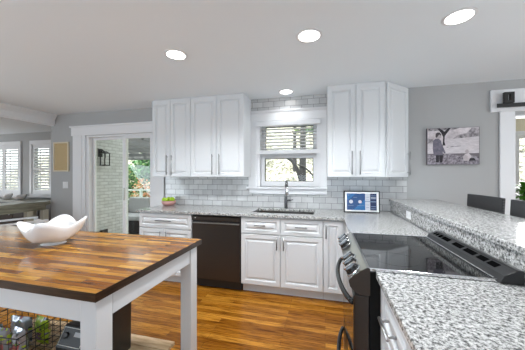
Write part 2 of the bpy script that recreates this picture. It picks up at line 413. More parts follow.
# ================================================================ CABINETS
def door_mb(wd, ht, st=.058, t=.02):
    """raised panel front, x 0..wd, z 0..ht, front towards -y (back at y=0)"""
    m = MB(); st = min(st, ht*.27, wd*.3)
    prof = [(0, 0), (0, t-.003), (.004, t), (st-.012, t), (st-.006, t-.004), (st, t-.013), (st+.007, t-.013), (st+.024, t-.003), (st+.028, t-.002)]
    vs = []; fs = []
    for ins, d in prof:
        vs += [(ins, -d, ins), (wd-ins, -d, ins), (wd-ins, -d, ht-ins), (ins, -d, ht-ins)]
    fs.append((0, 1, 2, 3))
    for k in range(len(prof)-1):
        for i in range(4): fs.append((k*4+i, k*4+(i+1) % 4, k*4+4+(i+1) % 4, k*4+4+i))
    e = (len(prof)-1)*4; fs.append((e+3, e+2, e+1, e))
    return m.add(vs, fs)
def pull_mb(length, vertical, off=.032, r=.0065):
    m = MB(); h = length/2
    if vertical:
        m.tube([(0, -off, -h), (0, -off, h)], r, 10)
        for s in (-1, 1): m.tube([(0, 0, s*(h-.025)), (0, -off, s*(h-.025))], r*.8, 8)
    else:
        m.tube([(-h, -off, 0), (h, -off, 0)], r, 10)
        for s in (-1, 1): m.tube([(s*(h-.02), 0, 0), (s*(h-.02), -off, 0)], r*.8, 8)
    return m
def front(kind, par, x0, x1, z0, z1, y, pull=None, plen=.13, pm=DSTEEL):
    """pull: (x, z, vertical) in the cabinet's frame"""
    g = .0022
    d = door_mb(x1-x0-2*g, z1-z0-2*g).build(kind, WHITE, par, loc=(x0+g, y, z0+g))
    if pull:
        pull_mb(plen, pull[2]).build('handle', pm, d, loc=(pull[0]-x0-g, -.02, pull[1]-z0-g), smooth=True)
    return d
def body(par, x0, x1, y0, y1, z0, z1, name='body'):
    return MB().box(x0, x1, y0, y1, z0, z1).build(name, WHITE, par, bevel=.0015)

UB, UT = 1.332, 2.392
def upper(name, label, x0, x1, seam, pulls):
    t = thing(name, label, 'cabinet', (x0, 0, UB)); W = x1-x0; HH = UT-UB
    body(t, 0, W, -.305, -.010, 0, HH)
    front('door', t, 0, seam-x0, 0, HH, -.306, (pulls[0]-x0, .165, True), .27, STEEL)
    front('door', t, seam-x0, W, 0, HH, -.306, (pulls[1]-x0, .165, True), .27, STEEL)
    MB().box(0, W, -.318, -.010, HH, H-UB-.002).build('top_filler', WHITE, t)
    return t
upper('upper_cabinet', 'narrower white two-door wall cabinet left of the window, nearest the glass door', -2.368, -1.771, -2.080, (-2.118, -2.042))
upper('upper_cabinet', 'wider white two-door wall cabinet directly left of the window', -1.769, -1.008, -1.390, (-1.440, -1.340))
upper('upper_cabinet', 'white two-door wall cabinet right of the window above the digital display', .023, .649, .340, (.297, .383))
# diagonal end cabinet
t = thing('corner_wall_cabinet', 'white wall cabinet with angled single door beside the grey wall', 'cabinet', (.649, 0, UB))
MB().prism([(.002, -.010), (.002, -.306), (.012, -.306), (.300, -.022), (.300, -.010)], 'z', 0, UT-UB).build('body', WHITE, t, bevel=.0015)
MB().prism([(.002, -.010), (.002, -.316), (.008, -.316), (.306, -.022), (.306, -.010)], 'z', UT-UB, H-UB-.002).build('top_filler', WHITE, t)
d = door_mb(.405, UT-UB-.004, .055).build('door', WHITE, t, loc=(.014, -.308, .002), rot=R(44.6))
pull_mb(.27, True).build('handle', STEEL, d, loc=(.385, -.02, .165), smooth=True)

# base cabinets along the window wall
FY = -.61
def toe(par, x0, x1, m_=WHITE): MB().box(x0, x1, -.55, -.535, 0, .099).build('toe_kick', m_, par)
t = thing('base_cabinet', 'white base cabinet with one wide drawer left of the dishwasher', 'cabinet', (-2.325, 0, 0))
W = 2.325-1.578
body(t, 0, W, FY, -.012, .10, .882); toe(t, 0, W)
front('drawer', t, 0, W, .69, .872, FY-.001, (W/2, .79, False), .22)
front('door', t, 0, W/2, .11, .685, FY-.001, (W/2-.04, .59, True)); front('door', t, W/2, W, .11, .685, FY-.001, (W/2+.04, .59, True))
t = thing('sink_base_cabinet', 'white sink base cabinet with two drawer fronts over two panelled doors', 'cabinet', (-.942, 0, 0))
W = .942-.022; S1 = .942-.481
m = MB(); m.box(0, W, FY, FY+.02, .10, .882); m.box(0, .018, FY+.02, -.012, .10, .882); m.box(W-.018, W, FY+.02, -.012, .10, .882); m.box(.018, W-.018, FY+.02, -.012, .10, .118); m.box(.018, W-.018, -.03, -.012, .118, .882)
m.build('body', WHITE, t); toe(t, 0, W)
front('drawer', t, 0, S1, .69, .872, FY-.001, (S1/2, .79, False)); front('drawer', t, S1, W, .69, .872, FY-.001, (S1+(W-S1)/2, .79, False))
front('door', t, 0, S1, .11, .685, FY-.001, (S1-.038, .60, True), .14); front('door', t, S1, W, .11, .685, FY-.001, (S1+.038, .60, True), .14)
t = thing('corner_base_cabinet', 'narrow single-door white base cabinet in the corner by the range', 'cabinet', (-.020, 0, 0))
body(t, 0, .80, FY, -.012, .10, .882); toe(t, 0, .25)
front('door', t, 0, .20, .11, .872, FY-.001, (.028, .76, True), .14)
# peninsula cabinet between corner and range
t = thing('base_cabinet', 'white base cabinet on the peninsula behind the range', 'cabinet', (.225, -.655, 0))
body(t, 0, .53, -.715, .040, .10, .882); MB().box(.06, .075, -.715, .04, 0, .099).build('toe_kick', WHITE, t)
d = door_mb(.60, .76).build('door', WHITE, t, loc=(-.001, -.02, .11), rot=-PI/2)
# dishwasher
t = thing('dishwasher', 'dark stainless dishwasher between white base cabinets', 'dishwasher', (-1.575, 0, 0)); W = .627
MB().box(.006, W-.006, -.60, -.012, .02, .872).build('body', BLK, t)
MB().box(.008, W-.008, -.632, -.601, .115, .795).build('door', BLKST, t, bevel=.006)
m = MB(); m.prism([(-.601, .812), (-.628, .812), (-.632, .818), (-.632, .858), (-.622, .866), (-.601, .866)], 'x', .008, W-.008)
m.build('control_panel', BLKST, t)
MB().box(.012, W-.012, -.620, -.601, .797, .810).build('pocket_handle', BLK, t)
MB().box(.012, W-.012, -.640, -.6322, .778, .792).build('handle_lip', STEEL, t, bevel=.003)  # lip in lighter steel, painting in the highlight line across the door
MB().box(.045, .060, -.6335, -.632, .838, .850).build('badge', PLATE, t)
MB().box(.008, W-.008, -.545, -.53, 0, .10).build('toe_kick', BLK, t)

# ================================================================ COUNTERTOPS
ct = MB().cells([-2.345, -.860, -.125, .185, .772], [-1.378, -.655, -.500, -.115, -.010],
                [(0, 0), (1, 0), (2, 0), (1, 2)], .884, .914).build('countertop', GRAN, bevel=.004)
tag(ct, 'L-shaped speckled granite countertop with the sink running under the window', 'countertop')
ct2 = MB().box(.224, .772, -3.05, -2.118, .884, .914).build('countertop', GRAN, bevel=.004)
tag(ct2, 'speckled granite countertop nearest the viewer, in front of the range', 'countertop')
# raised bar: granite splash and ledge over knee wall
struct(MB().box(.80, .93, -3.05, -.001, 0, 1.040).build('wall_knee', GREY))
rs = MB().box(.774, .799, -3.05, -.010, .915, 1.040).build('granite_splash', GRAN, bevel=.002)
tag(rs, 'upright granite strip behind the range below the raised bar', 'backsplash')
lg = MB().box(.755, 1.275, -3.05, -.010, 1.041, 1.071).build('bar_ledge', GRAN, bevel=.005)
tag(lg, 'long raised granite bar ledge with two dark stools behind it', 'countertop')
o = thing('outlet_plate', 'white outlet plate on the granite strip below the raised bar', 'outlet', (.774, -.70, .975))
MB().box(-.005, 0, -.065, .065, -.036, .036).build('plate', PLATE, o, bevel=.002)
MB().box(-.008, -.005, -.045, -.012, -.015, .015).build('socket', PLATE, o); MB().box(-.008, -.005, .012, .045, -.015, .015).build('socket', PLATE, o)

# sink
s = thing('sink', 'undermount dark steel sink set in the granite under the window', 'sink', (-.4925, -.3075, .884))
SK = mat('sink_steel', (.20, .19, .18), .3, .9)
m = MB(); x, y = .365, .190
m.cells([-x-.015, -x, x, x+.015], [-y-.015, -y, y, y+.015], [(1, 1)], -.20, -.001); m.box(-x-.015, x+.015, -y-.015, y+.015, -.21, -.20)
m.build('basin', SK, s, bevel=.004)
MB().lathe([(.04, 0), (.04, .003), (.02, .003)], 20, (0, 0, -.20)).build('drain', CHROME, s, smooth=False)
# faucet
s = thing('faucet', 'tall dark chrome pull-down faucet behind the sink', 'faucet', (-.505, -.068, .914), R(14))
FM = mat('faucet_dark_nickel', (.20, .20, .21), .25, 1)
MB().lathe([(.028, 0), (.028, .008), (.02, .012), (.019, .18), (.014, .19)], 20).build('faucet_body', FM, s)
pts = [(0, 0, .18)]+[(0, -.075+.075*math.cos(a), .295+.07*math.sin(a)) for a in [PI*i/10 for i in range(0, 11)]]
MB().tube(pts, .0125, 12).build('spout', FM, s, smooth=True)
MB().lathe([(.013, .0), (.019, .02), (.0195, .10), (.014, .13)], 16, (0, -.15, .165)).build('spray_head', CHROME, s, smooth=True)
m = MB(); m.tube([(.015, 0, .105), (.05, -.004, .108)], .012, 10); m.tube([(.045, -.004, .108), (.095, -.01, .118)], [.006, .005], 8); m.build('lever', FM, s, smooth=True)

# ================================================================ RANGE
RY0, RY1 = -2.114, -1.384
rg = thing('range', 'black stainless slide-in electric range set in the peninsula counter', 'range', (.20, (RY0+RY1)/2, 0))
hw = (RY1-RY0)/2
MB().box(.0, .545, -hw+.004, hw-.004, .03, .905).build('body', mat('range_side_black', (.008, .008, .008), .7, 0, Specular_IOR_Level=.15), rg, bevel=.002)
MB().box(-.003, .487, -hw, hw, .906, .924).build('cooktop', BLKGLASS, rg, bevel=.004)
for y in (-hw-.004, hw-.003): MB().box(-.003, .487, y, y+.007, .914, .9275).build('side_trim', CHROME, rg, bevel=.0015)
# burner rings printed in the glass
RING = mat('burner_ring_grey', (.04, .04, .04), .15)
def ring(x, y, r):
    m = MB(); n = 40; vs = []; fs = []
    for k in range(n):
        a = 2*PI*k/n
        for q in (r-.0015, r+.0015): vs.append((x+q*math.cos(a), y+q*math.sin(a), .9244))
    fs = [(2*k, 2*k+1, (2*k+3) % (2*n), (2*k+2) % (2*n)) for k in range(n)]
    m.add(vs, fs).build('burner_ring', RING, rg, fix=False)
ring(.15, -.19, .105); ring(.15, .19, .085); ring(.36, -.19, .075); ring(.36, .19, .10)
# control panel
PNL = mat('panel_steel', (.24, .235, .23), .28, 1)
prof = [(.0, .926), (-.012, .928), (-.050, .905), (-.088, .872), (-.094, .860), (-.088, .835), (-.062, .808), (-.04, .800), (0, .800)]
m = MB().prism(prof, 'y', -hw, hw); m.build('control_panel', PNL, rg, bevel=.002)
MB().prism([(p[0]*1.0, p[1]) for p in prof], 'y', -hw-.006, -hw-.0005).build('end_cap', BLKST, rg)
MB().prism([(p[0]*1.0, p[1]) for p in prof], 'y', hw+.0005, hw+.006).build('end_cap', BLKST, rg)
# panel plane direction for knobs
nrm = Vector((-(.905-.872), 0, (.088-.050))).normalized()   # outward-up normal
cen = Vector((-.066, 0, .888))
def onpanel(y, dx=0):
    z = nrm; xx = Vector((0, 1, 0)); yy = z.cross(xx)
    M_ = Matrix((xx, yy, z)).transposed().to_4x4(); M_.translation = cen+Vector((0, y, 0)); return M_
BLKK = mat('knob_black', (.02, .02, .02), .25, .3)
for y in (-.300, -.225, -.150, .150, .225, .300)[::-1][:0] or (-.310, -.224, -.138, .138, .224, .310):
    k = MB().lathe([(.036, 0), (.036, .008), (.032, .012), (.031, .024), (.027, .028)], 20, M=onpanel(y)).build('knob', BLKK, rg)
    MB().box(-.006, .006, -.032, .032, .024, .036, 0, onpanel(y)).build('grip', CHROME, k, bevel=.002)
    MB().lathe([(.040, -.002), (.040, .004), (.036, .006)], 20, M=onpanel(y)).build('knob_ring', CHROME, k)
MB().box(-.09, .09, -.018, .018, -.001, .002, 0, onpanel(.01)).build('display', BLKGLASS, rg)
# oven door
MIRR = mat('door_black_glass', (.03, .028, .027), .05, 0, IOR=2.2)
DOORM = mat('oven_door_dark_steel', (.07, .062, .057), .3, .85)
dd = MB().box(-.070, -.002, -hw+.004, hw-.004, .33, .793).build('oven_door', DOORM, rg, bevel=.005)
MB().box(-.0715, -.0702, -hw+.012, hw-.012, .34, .785).build('door_glass', MIRR, dd)
def bowhandle(z, bow, par, r=.009):
    pts = []
    for i in range(17):
        tt = -1+i/8; y = tt*(hw-.035)
        pts.append((-.074-bow*(1-tt*tt)**.8, y, z))
    pts = [(-.070, -(hw-.035), z)]+pts+[(-.070, hw-.035, z)]
    MB().tube(pts, r, 10).build('handle', BLKK, par, smooth=True)
bowhandle(.745, .050, dd, .013)
dw2 = MB().box(-.066, -.002, -hw+.004, hw-.004, .06, .322).build('storage_drawer', DOORM, rg, bevel=.005)
bowhandle(.225, .044, dw2, .013)
MB().box(.02, .5, -hw+.02, hw-.02, 0, .03).build('plinth', BLK, rg)
# rear vent strip
VENT = mat('vent_steel', (.06, .06, .062), .38, .8)
SLOT = mat('vent_slot_black', (.003, .003, .003), 1, 0, Specular_IOR_Level=0)
bgp = [(.487, .925), (.500, .948), (.548, .972), (.566, .972), (.566, .916), (.487, .916)]
bgd = MB().prism(bgp, 'y', -hw-.022, hw+.005).build('rear_vent_strip', VENT, rg, bevel=.002)
MB().box(.478, .4865, -hw+.01, hw-.01, .9242, .930).build('chrome_rail', CHROME, rg, bevel=.002)
sl = Vector((.048, 0, .024)).normalized(); nn = Vector((-sl.z, 0, sl.x))
def onvent(y):
    M_ = Matrix((sl, Vector((0, 1, 0)), nn)).transposed().to_4x4(); M_.translation = Vector((.525, y, .9603)); return M_
for (y, l) in ((-.275, .030), (-.195, .034), (-.09, .048), (.03, .048), (.17, .045), (.245, .020), (.29, .013), (.325, .010)):
    MB().box(-.014, .013, -l, l, -.001, .0012, 0, onvent(y)).build('vent_slot', SLOT, bgd)
MB().box(.545, .558, -hw-.0215, hw, .9722, .975).build('top_bead', PNL, bgd)

# near drawer base
t = thing('drawer_base_cabinet', 'white drawer base cabinet nearest the viewer beside the range', 'cabinet', (.262, -2.118, 0))
body(t, 0, .50, -.93, 0, .10, .882); MB().box(.06, .075, -.93, 0, 0, .099).build('toe_kick', WHITE, t)
def sfront(y0, y1, z0, z1, pull=True):
    d = door_mb(y0-y1-.004, z1-z0-.004).build('drawer', WHITE, t, loc=(-.001, y0-.002, z0+.002), rot=-PI/2)
    if pull: pull_mb(.14, False).build('handle', STEEL, d, loc=((y0-y1)/2, -.02, (z1-z0)*.5), smooth=True)
sfront(-.012, -.42, .69, .872); sfront(-.012, -.42, .41, .685); sfront(-.012, -.42, .11, .405)
sfront(-.43, -.915, .69, .872); sfront(-.43, -.915, .41, .685); sfront(-.43, -.915, .11, .405)

# ================================================================ ISLAND TABLE
IX0, IX1, IY0, IY1, IZ = -2.85, -.828, -2.602, -1.785, .914
t = thing('island_table', 'white island table with thick butcher block top beside the viewer', 'table', (0, 0, 0))
top = MB().box(IX0, IX1, IY0, IY1, IZ-.034, IZ)
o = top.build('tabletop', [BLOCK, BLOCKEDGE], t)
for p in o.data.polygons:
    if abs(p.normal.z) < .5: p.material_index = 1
ov = .022; LW = .078
ITRIM = WHITE
for sx in (0, 1):
    for sy in (0, 1):
        x = IX1-ov-LW if sx else IX0+ov; y = IY1-ov-LW if sy else IY0+ov
        MB().box(x, x+LW, y, y+LW, 0, IZ-.035).build('leg', ITRIM, t, bevel=.004)
m = MB()
ax0, ax1, ay0, ay1 = IX0+ov+.006, IX1-ov-.006, IY0+ov+.006, IY1-ov-.006
m.box(ax0+LW, ax1-LW, ay0, ay0+.022, IZ-.135, IZ-.035); m.box(ax0+LW, ax1-LW, ay1-.022, ay1, IZ-.135, IZ-.035)
m.box(ax1-.022, ax1, ay0+LW, ay1-LW, IZ-.135, IZ-.035); m.box(ax0, ax0+.022, ay0+LW, ay1-LW, IZ-.135, IZ-.035)
m.build('apron', ITRIM, t, bevel=.002)
m = MB(); m.box(ax0+.01, ax1-.02, ay0+.30, ay0+.34, IZ-.10, IZ-.036)

# low wooden shelf bench under the table with things on it
t = thing('low_wooden_bench', 'low pale wooden bench standing on the floor beneath the island table', 'bench', (-1.57, -2.16, 0))
BZ = .25
m = MB()
for k in range(6): m.box(-.60, .60, -.27+k*.091, -.27+k*.091+.088, BZ-.022, BZ)
PLANK = mat('pale_plank', (.6, .42, .22), .5); N, L, b = nodes(PLANK)
L.new(ramp(PLANK, noise(PLANK, coords(PLANK, (1.5, 12, 1)), 4, 5), [(.35, (.42, .27, .13)), (.6, (.66, .48, .28)), (.75, (.75, .66, .52))]), b.inputs['Base Color'])
m.build('bench_top', PLANK, t, bevel=.002)
for sx in (-.56, .50):
    for sy in (-.24, .18): MB().box(sx, sx+.06, sy, sy+.06, 0, BZ-.022).build('leg', PLANK, t, bevel=.002)
# black bin
t = thing('storage_bin', 'tall black bin on the pale bench under the island table', 'bin', (-1.275, -2.08, BZ))
m = MB(); m.add([(-.072, -.072, 0), (.072, -.072, 0), (.072, .072, 0), (-.072, .072, 0), (-.075, -.075, .48), (.075, -.075, .48), (.075, .075, .48), (-.075, .075, .48)], [(3, 2, 1, 0), (4, 5, 6, 7), (0, 1, 5, 4), (1, 2, 6, 5), (2, 3, 7, 6), (3, 0, 4, 7)])
BINM = mat('bin_black', (.025, .022, .02), .3); m.build('bin_body', BINM, t, bevel=.008)
MB().box(-.078, .078, -.078, .078, .481, .496).build('rim', BINM, t, bevel=.004)
# black appliance with light framed panel
t = thing('countertop_appliance', 'black appliance with pale outlined button panel under the island table', 'appliance', (-1.458, -2.13, BZ), 0)
m = MB(); m.prism([(-.09, 0), (-.09, .09), (-.03, .19), (.09, .19), (.09, 0)], 'x', -.092, .092); m.build('housing', BLK, t, bevel=.008)
sl2 = Vector((0, .06, .10)).normalized(); n2_ = Vector((0, -sl2.z, sl2.y))
MP = Matrix((Vector((1, 0, 0)), sl2, n2_)).transposed().to_4x4(); MP.translation = Vector((0, -.06, .14))
LINE = mat('panel_line_pale', (.6, .6, .55), .5)
m = MB()
for (a, b_, c_, d_) in ((-.082, .082, .044, .047), (-.082, .082, -.047, -.044), (-.082, -.079, -.047, .047), (.079, .082, -.047, .047)): m.box(a, b_, c_, d_, .0, .002, 0, MP)
m.build('panel_outline', LINE, t)
MB().box(.01, .07, .005, .028, 0, .003, 0, MP).build('display', mat('display_grey', (.45, .46, .47), .4), t)
MB().lathe([(.018, 0), (.018, .006), (.012, .009)], 20, (-.05, .005, 0), M=MP).build('dial', BINM, t)
# wire basket with snack bags
t = thing('wire_basket', 'black wire basket holding snack bags under the island table', 'basket', (-1.90, -2.20, BZ), R(4))
m = MB(); bx, by, bh = .215, .15, .18
for z in [i*.036 for i in range(6)]:
    m.tube([(-bx, -by, z+.004), (bx, -by, z+.004), (bx, by, z+.004), (-bx, by, z+.004), (-bx, -by, z+.004)], .0022 if z < bh-.01 else .004, 5)
for i in range(9):
    x = -bx+2*bx*i/8
    m.tube([(x, -by, bh), (x, -by, .004), (x, by, .004), (x, by, bh)], .002, 5)
for i in range(1, 6):
    y = -by+2*by*i/6
    m.tube([(-bx, y, bh), (-bx, y, .004), (bx, y, .004), (bx, y, bh)], .002, 5)
m.build('wire_cage', BLK, t)
def snack(name, label, x, y, z, rz, tilt, cols, w_=.16, h_=.24):
    g = MB(); n = 12; hh = 14; vs = []; fs = []; rnd = random.Random(int(x*997+z*331))
    for sgn in (-1, 1):
        for j in range(hh+1):
            for i in range(n+1):
                u_ = i/n; v_ = j/hh
                puff = .028*(math.sin(PI*u_)**.5)*(math.sin(PI*v_)**.6)+rnd.uniform(-.006, .006)*(0 < i < n)*(0 < j < hh)
                vs.append(((u_-.5)*w_, sgn*puff, v_*h_))
    o_ = (n+1)*(hh+1)
    for sg in (0, 1):
        for j in range(hh):
            for i in range(n):
                a = sg*o_+j*(n+1)+i
                fs.append((a, a+1, a+n+2, a+n+1))
    mi = []
    g.v = vs; g.f = fs
    for (f) in fs:
        j = (f[0] % o_)//(n+1); i = (f[0] % o_) % (n+1)
        mi.append(rnd.choice((0, 2, 3, 4, 5, 1)) if rnd.random() < .22 else cols[1] if (3 <= j <= 6 and 2 < i < 9) else cols[2] if (j in (9, 10) or (i < 3 and j > 5)) else cols[0])
    g.m = mi
    o = g.build(name, BAGM, fix=False, smooth=True, loc=(x, y, z), rot=(R(tilt), 0, R(rz)))
    tag(o, label, 'bag'); return o
BAGM = [mat('foil_silver', (.42, .44, .48), .22, .5), mat('foil_green', (.18, .30, .02), .3), mat('foil_dark', (.03, .05, .04), .3), mat('foil_red', (.35, .08, .08), .35), mat('foil_lime', (.42, .55, .03), .3), mat('foil_purple', (.22, .12, .2), .3)]
snack('snack_bag', 'silver and lime snack bag in the middle of the wire basket', -1.90, -2.26, BZ+.012, 8, 6, (0, 3, 4), .12, .175)
snack('snack_bag', 'dark green snack bag at the left end of the wire basket', -2.03, -2.24, BZ+.012, 12, -4, (2, 1, 4), .10, .15)
snack('snack_bag', 'silver snack bag with red marks towards the right of the wire basket', -1.77, -2.25, BZ+.012, -6, 4, (0, 3, 0), .12, .185)
snack('snack_bag', 'green and purple snack bag at the back right of the wire basket', -1.78, -2.13, BZ+.012, -6, 0, (4, 5, 1), .12, .175)
snack('snack_bag', 'silver snack bag at the back left of the wire basket', -1.95, -2.14, BZ+.012, 5, 0, (0, 5, 0), .17, .16)

# wavy bowl
bt = thing('wavy_bowl', 'white wavy-rimmed ceramic bowl on a small foot on the butcher block', 'bowl', (-1.705, -2.115, IZ), R(36))
n = 64; prof = [(.0, .012), (.045, .013), (.085, .022), (.118, .042), (.140, .072), (.153, .102), (.163, .132)]
RB = .163
vs = []; fs = []
def bp_(r, z, a, off):
    k = (r/RB); q = max(0, (k-.3)/.7)
    c4 = math.cos(4*a)
    rr = r*(1+.12*q*c4); zz = z+(.026*c4+.008*math.cos(a))*q**1.6
    return (rr*math.cos(a), rr*math.sin(a), zz+off)
outer = [[bp_(r, z, 2*PI*k/n, 0) for k in range(n)] for r, z in prof]
inner = [[bp_(max(r-.004, 0), z, 2*PI*k/n, .005) for k in range(n)] for r, z in prof]
rings = outer[1:]+inner[::-1][:-1]
for q in rings: vs += q
for i in range(len(rings)-1):
    for k in range(n): fs.append((i*n+k, i*n+(k+1) % n, (i+1)*n+(k+1) % n, (i+1)*n+k))
fs.append(tuple(range(n))); fs.append(tuple((len(rings)-1)*n+k for k in range(n)))
o = MB().add(vs, fs).build('bowl_body', CERAMIC, bt, smooth=True)
MB().lathe([(.066, 0), (.067, .003), (.055, .008), (.05, .014)], 32).build('foot', CERAMIC, bt, smooth=True)

# ================================================================ COUNTER ITEMS
t = thing('fruit_bowl', 'small pink bowl of limes on the counter by the glass door', 'bowl', (-2.215, -.16, .914))
MB().lathe([(.055, 0), (.085, .015), (.098, .045), (.100, .072), (.094, .072), (.09, .048), (.075, .02), (.03, .012)], 28).build('bowl_shell', PINKBOWL, t, smooth=True)
lab = ['left-hand lime at the front of the pink bowl', 'middle lime at the front of the pink bowl', 'right-hand lime in the pink bowl', 'lime at the back left of the pink bowl', 'lime at the back right of the pink bowl']
for i, (x, y, z) in enumerate([(-.060, -.02, .085), (-.010, -.045, .080), (.055, -.015, .088), (-.03, .045, .088), (.03, .045, .085)]):
    m = MB(); pr = [(max(.0005, .033*math.sin(PI*k/10)), .036*(-math.cos(PI*k/10))+(.004 if k == 10 else 0)) for k in range(11)]
    Mx = Matrix.Translation((-2.215+x, -.16+y, .914+z)) @ Matrix.Rotation(R(60+i*25), 4, 'Y') @ Matrix.Rotation(R(i*40), 4, 'X')
    m.lathe(pr, 16, M=Mx); o = m.build('lime', LIME, smooth=True)
    tag(o, lab[i], 'fruit', 'limes in the pink bowl')

# digital display
def em(name, col, s_=1.0):
    m = mat(name, col, .2); bb = m.node_tree.nodes['Principled BSDF']; bb.inputs['Emission Color'].default_value = (*col, 1); bb.inputs['Emission Strength'].default_value = s_
    bb.inputs['Base Color'].default_value = (.01, .01, .01, 1); return m
t = thing('digital_display', 'blue-lit digital calendar display with black frame leaning near the tile wall', 'display', (.415, -.225, .9145), (R(-4), 0, R(1.5)))
m = MB().cells([-.200, -.188, .188, .200], [0, .012, .243, .255], [(1, 1)], -.010, .012, 'xz'); m.build('frame', BLK, t, bevel=.002)
MB().cells([-.188, -.165, .165, .188], [.012, .030, .225, .243], [(1, 1)], -.006, .008, 'xz').build('mat_border', PLATE, t)
E_ = [em('screen_blue', (.01, .10, .36), .45), em('screen_bright_blue', (.02, .22, .62), .45), em('screen_white', (.75, .82, .95), .55), em('screen_navy', (.015, .035, .14), .5), em('screen_pale', (.35, .5, .8), .35), em('screen_pink', (.75, .55, .6), .8)]
m = MB(); y = -.003
def rect(x0, x1, z0, z1, mi, dy=0): m.add([(x0, y-dy, z0), (x1, y-dy, z0), (x1, y-dy, z1), (x0, y-dy, z1)], [(0, 1, 2, 3)], mi)
rect(-.165, .04, .03, .225, 0); rect(.04, .095, .03, .225, 2); rect(.095, .165, .03, .225, 3)
m.add([(-.10, y-.0004, .03), (.04, y-.0004, .03), (.04, y-.0004, .16), (-.02, y-.0004, .10)], [(0, 1, 2, 3)], 1)
m.add([(-.165, y-.0004, .14), (-.13, y-.0004, .16), (-.06, y-.0004, .225), (-.165, y-.0004, .225)], [(0, 1, 2, 3)], 1)
def disc(cx, cz, r, mi):
    m.add([(cx+r*math.cos(2*PI*k/16), y-.0008, cz+r*math.sin(2*PI*k/16)) for k in range(16)], [tuple(range(16))], mi)
disc(-.118, .128, .022, 2); disc(-.018, .128, .019, 2); disc(-.010, .124, .012, 5); disc(-.147, .205, .008, 4)
for z0, mi in ((.195, 4), (.172, 2), (.160, 4), (.125, 4), (.095, 3), (.070, 4), (.045, 4)): rect(.102, .158, z0, z0+.008, mi, .0006)
rect(.04, .165, .128, .136, 4, .0009); rect(-.155, -.09, .08, .084, 4, .0006); rect(-.05, .03, .08, .084, 4, .0006); rect(-.09, -.05, .175, .180, 4, .0006)
for z in (.06, .09, .15, .18): rect(.05, .085, z, z+.004, 4, .0006)
m.build('screen', E_, t, fix=False)
MB().add([(-.04, .012, .12), (.04, .012, .12), (.04, .105, .0095), (-.04, .105, .0095), (-.04, .015, .125), (.04, .015, .125), (.04, .109, .0125), (-.04, .109, .0125)], [(0, 1, 2, 3), (7, 6, 5, 4), (0, 4, 5, 1), (2, 6, 7, 3), (1, 5, 6, 2), (0, 3, 7, 4)]).build('easel_leg', BLK, t)

# ================================================================ WALL ITEMS
# canvas photograph of a child in a field
t = thing('canvas_print', 'grey-toned canvas photo of a child standing in a field on the grey wall', 'picture', (1.163, -.001, 1.478))
CW, CH = .524, .425
MB().box(0, CW, -.030, 0, 0, CH).build('canvas', mat('canvas_side', (.16, .14, .15), .8), t)
def pm(name, a, b_, sc, st=(1, 1, 1)):
    m = mat(name, a, .8); N, L, b = nodes(m); L.new(ramp(m, noise(m, coords(m, st), sc, 5, .7), [(.35, a), (.65, b_)]), b.inputs['Base Color']); return m
PM = [pm('print_sky', (.45, .40, .42), (.72, .66, .68), 14), pm('print_field', (.50, .46, .48), (.68, .63, .65), 20, (1, 1, 5)), pm('print_grass', (.07, .06, .075), (.42, .38, .42), 38), pm('print_trees', (.10, .09, .10), (.55, .5, .52), 24),
      pm('print_coat', (.11, .10, .13), (.21, .19, .24), 40), mat('print_dark', (.025, .022, .028), .8), mat('print_skin', (.42, .37, .38), .8), mat('print_hair', (.07, .06, .065), .8)]
m = MB()
def poly(pts, mi, dy): m.add([(x_*CW, -.0305-dy, z_*CH) for x_, z_ in pts], [tuple(range(len(pts)))], mi)
poly([(.01, .5), (.99, .5), (.99, .99), (.01, .99)], 0, 0)
poly([(.01, .3), (.99, .3), (.99, .74), (.5, .69), (.01, .66)], 1, .0002)
poly([(.5, .70), (.99, .74), (.99, .95), (.85, .97), (.76, .84), (.6, .80)], 3, .0004)
poly([(.01, .01), (.99, .01), (.99, .20), (.8, .26), (.6, .24), (.4, .30), (.2, .24), (.01, .28)], 2, .0004)
poly([(.01, .58), (.12, .57), (.12, .70), (.01, .72)], 3, .0005)
poly([(.30, .52), (.36, .52), (.34, .62), (.345, .78), (.43, .93), (.46, .99), (.41, .99), (.34, .90), (.30, .95), (.25, .99), (.20, .99), (.27, .88), (.315, .76), (.31, .62)], 5, .0006)
poly([(.02, .99), (.02, .93), (.15, .92), (.3, .95), (.45, .93), (.6, .97), (.62, .99)], 3, .0005)
poly([(.38, .46), (.66, .495), (.66, .505), (.38, .49)], 3, .0005)
# child: legs, coat, arm, head, hair
poly([(.175, .06), (.235, .06), (.235, .28), (.17, .28)], 5, .0010)
poly([(.245, .06), (.30, .06), (.315, .28), (.235, .28)], 5, .0010)
poly([(.13, .26), (.31, .26), (.30, .50), (.27, .66), (.23, .71), (.16, .71), (.12, .66), (.11, .45)], 4, .0012)
poly([(.27, .62), (.31, .50), (.36, .33), (.33, .30), (.28, .44), (.25, .56)], 4, .0013)
poly([(.33, .30), (.365, .33), (.37, .29), (.345, .27)], 6, .0014)
poly([(.17+.055+.05*math.cos(a), .775+.07*math.sin(a)) for a in [2*PI*k/14 for k in range(14)]], 6, .0014)
poly([(.165, .76), (.168, .85), (.20, .885), (.25, .88), (.275, .83), (.265, .79), (.24, .83), (.215, .79), (.19, .74)], 7, .0016)
# little seated figure lower right
poly([(.70, .10), (.82, .10), (.85, .22), (.80, .30), (.73, .28), (.69, .2)], 0, .0008)
poly([(.765+.035*math.cos(a), .345+.055*math.sin(a)) for a in [2*PI*k/12 for k in range(12)]], 6, .001)
poly([(.80, .10), (.93, .10), (.90, .17), (.82, .17)], 5, .0009)
m.build('photo_print', PM, t, fix=False)

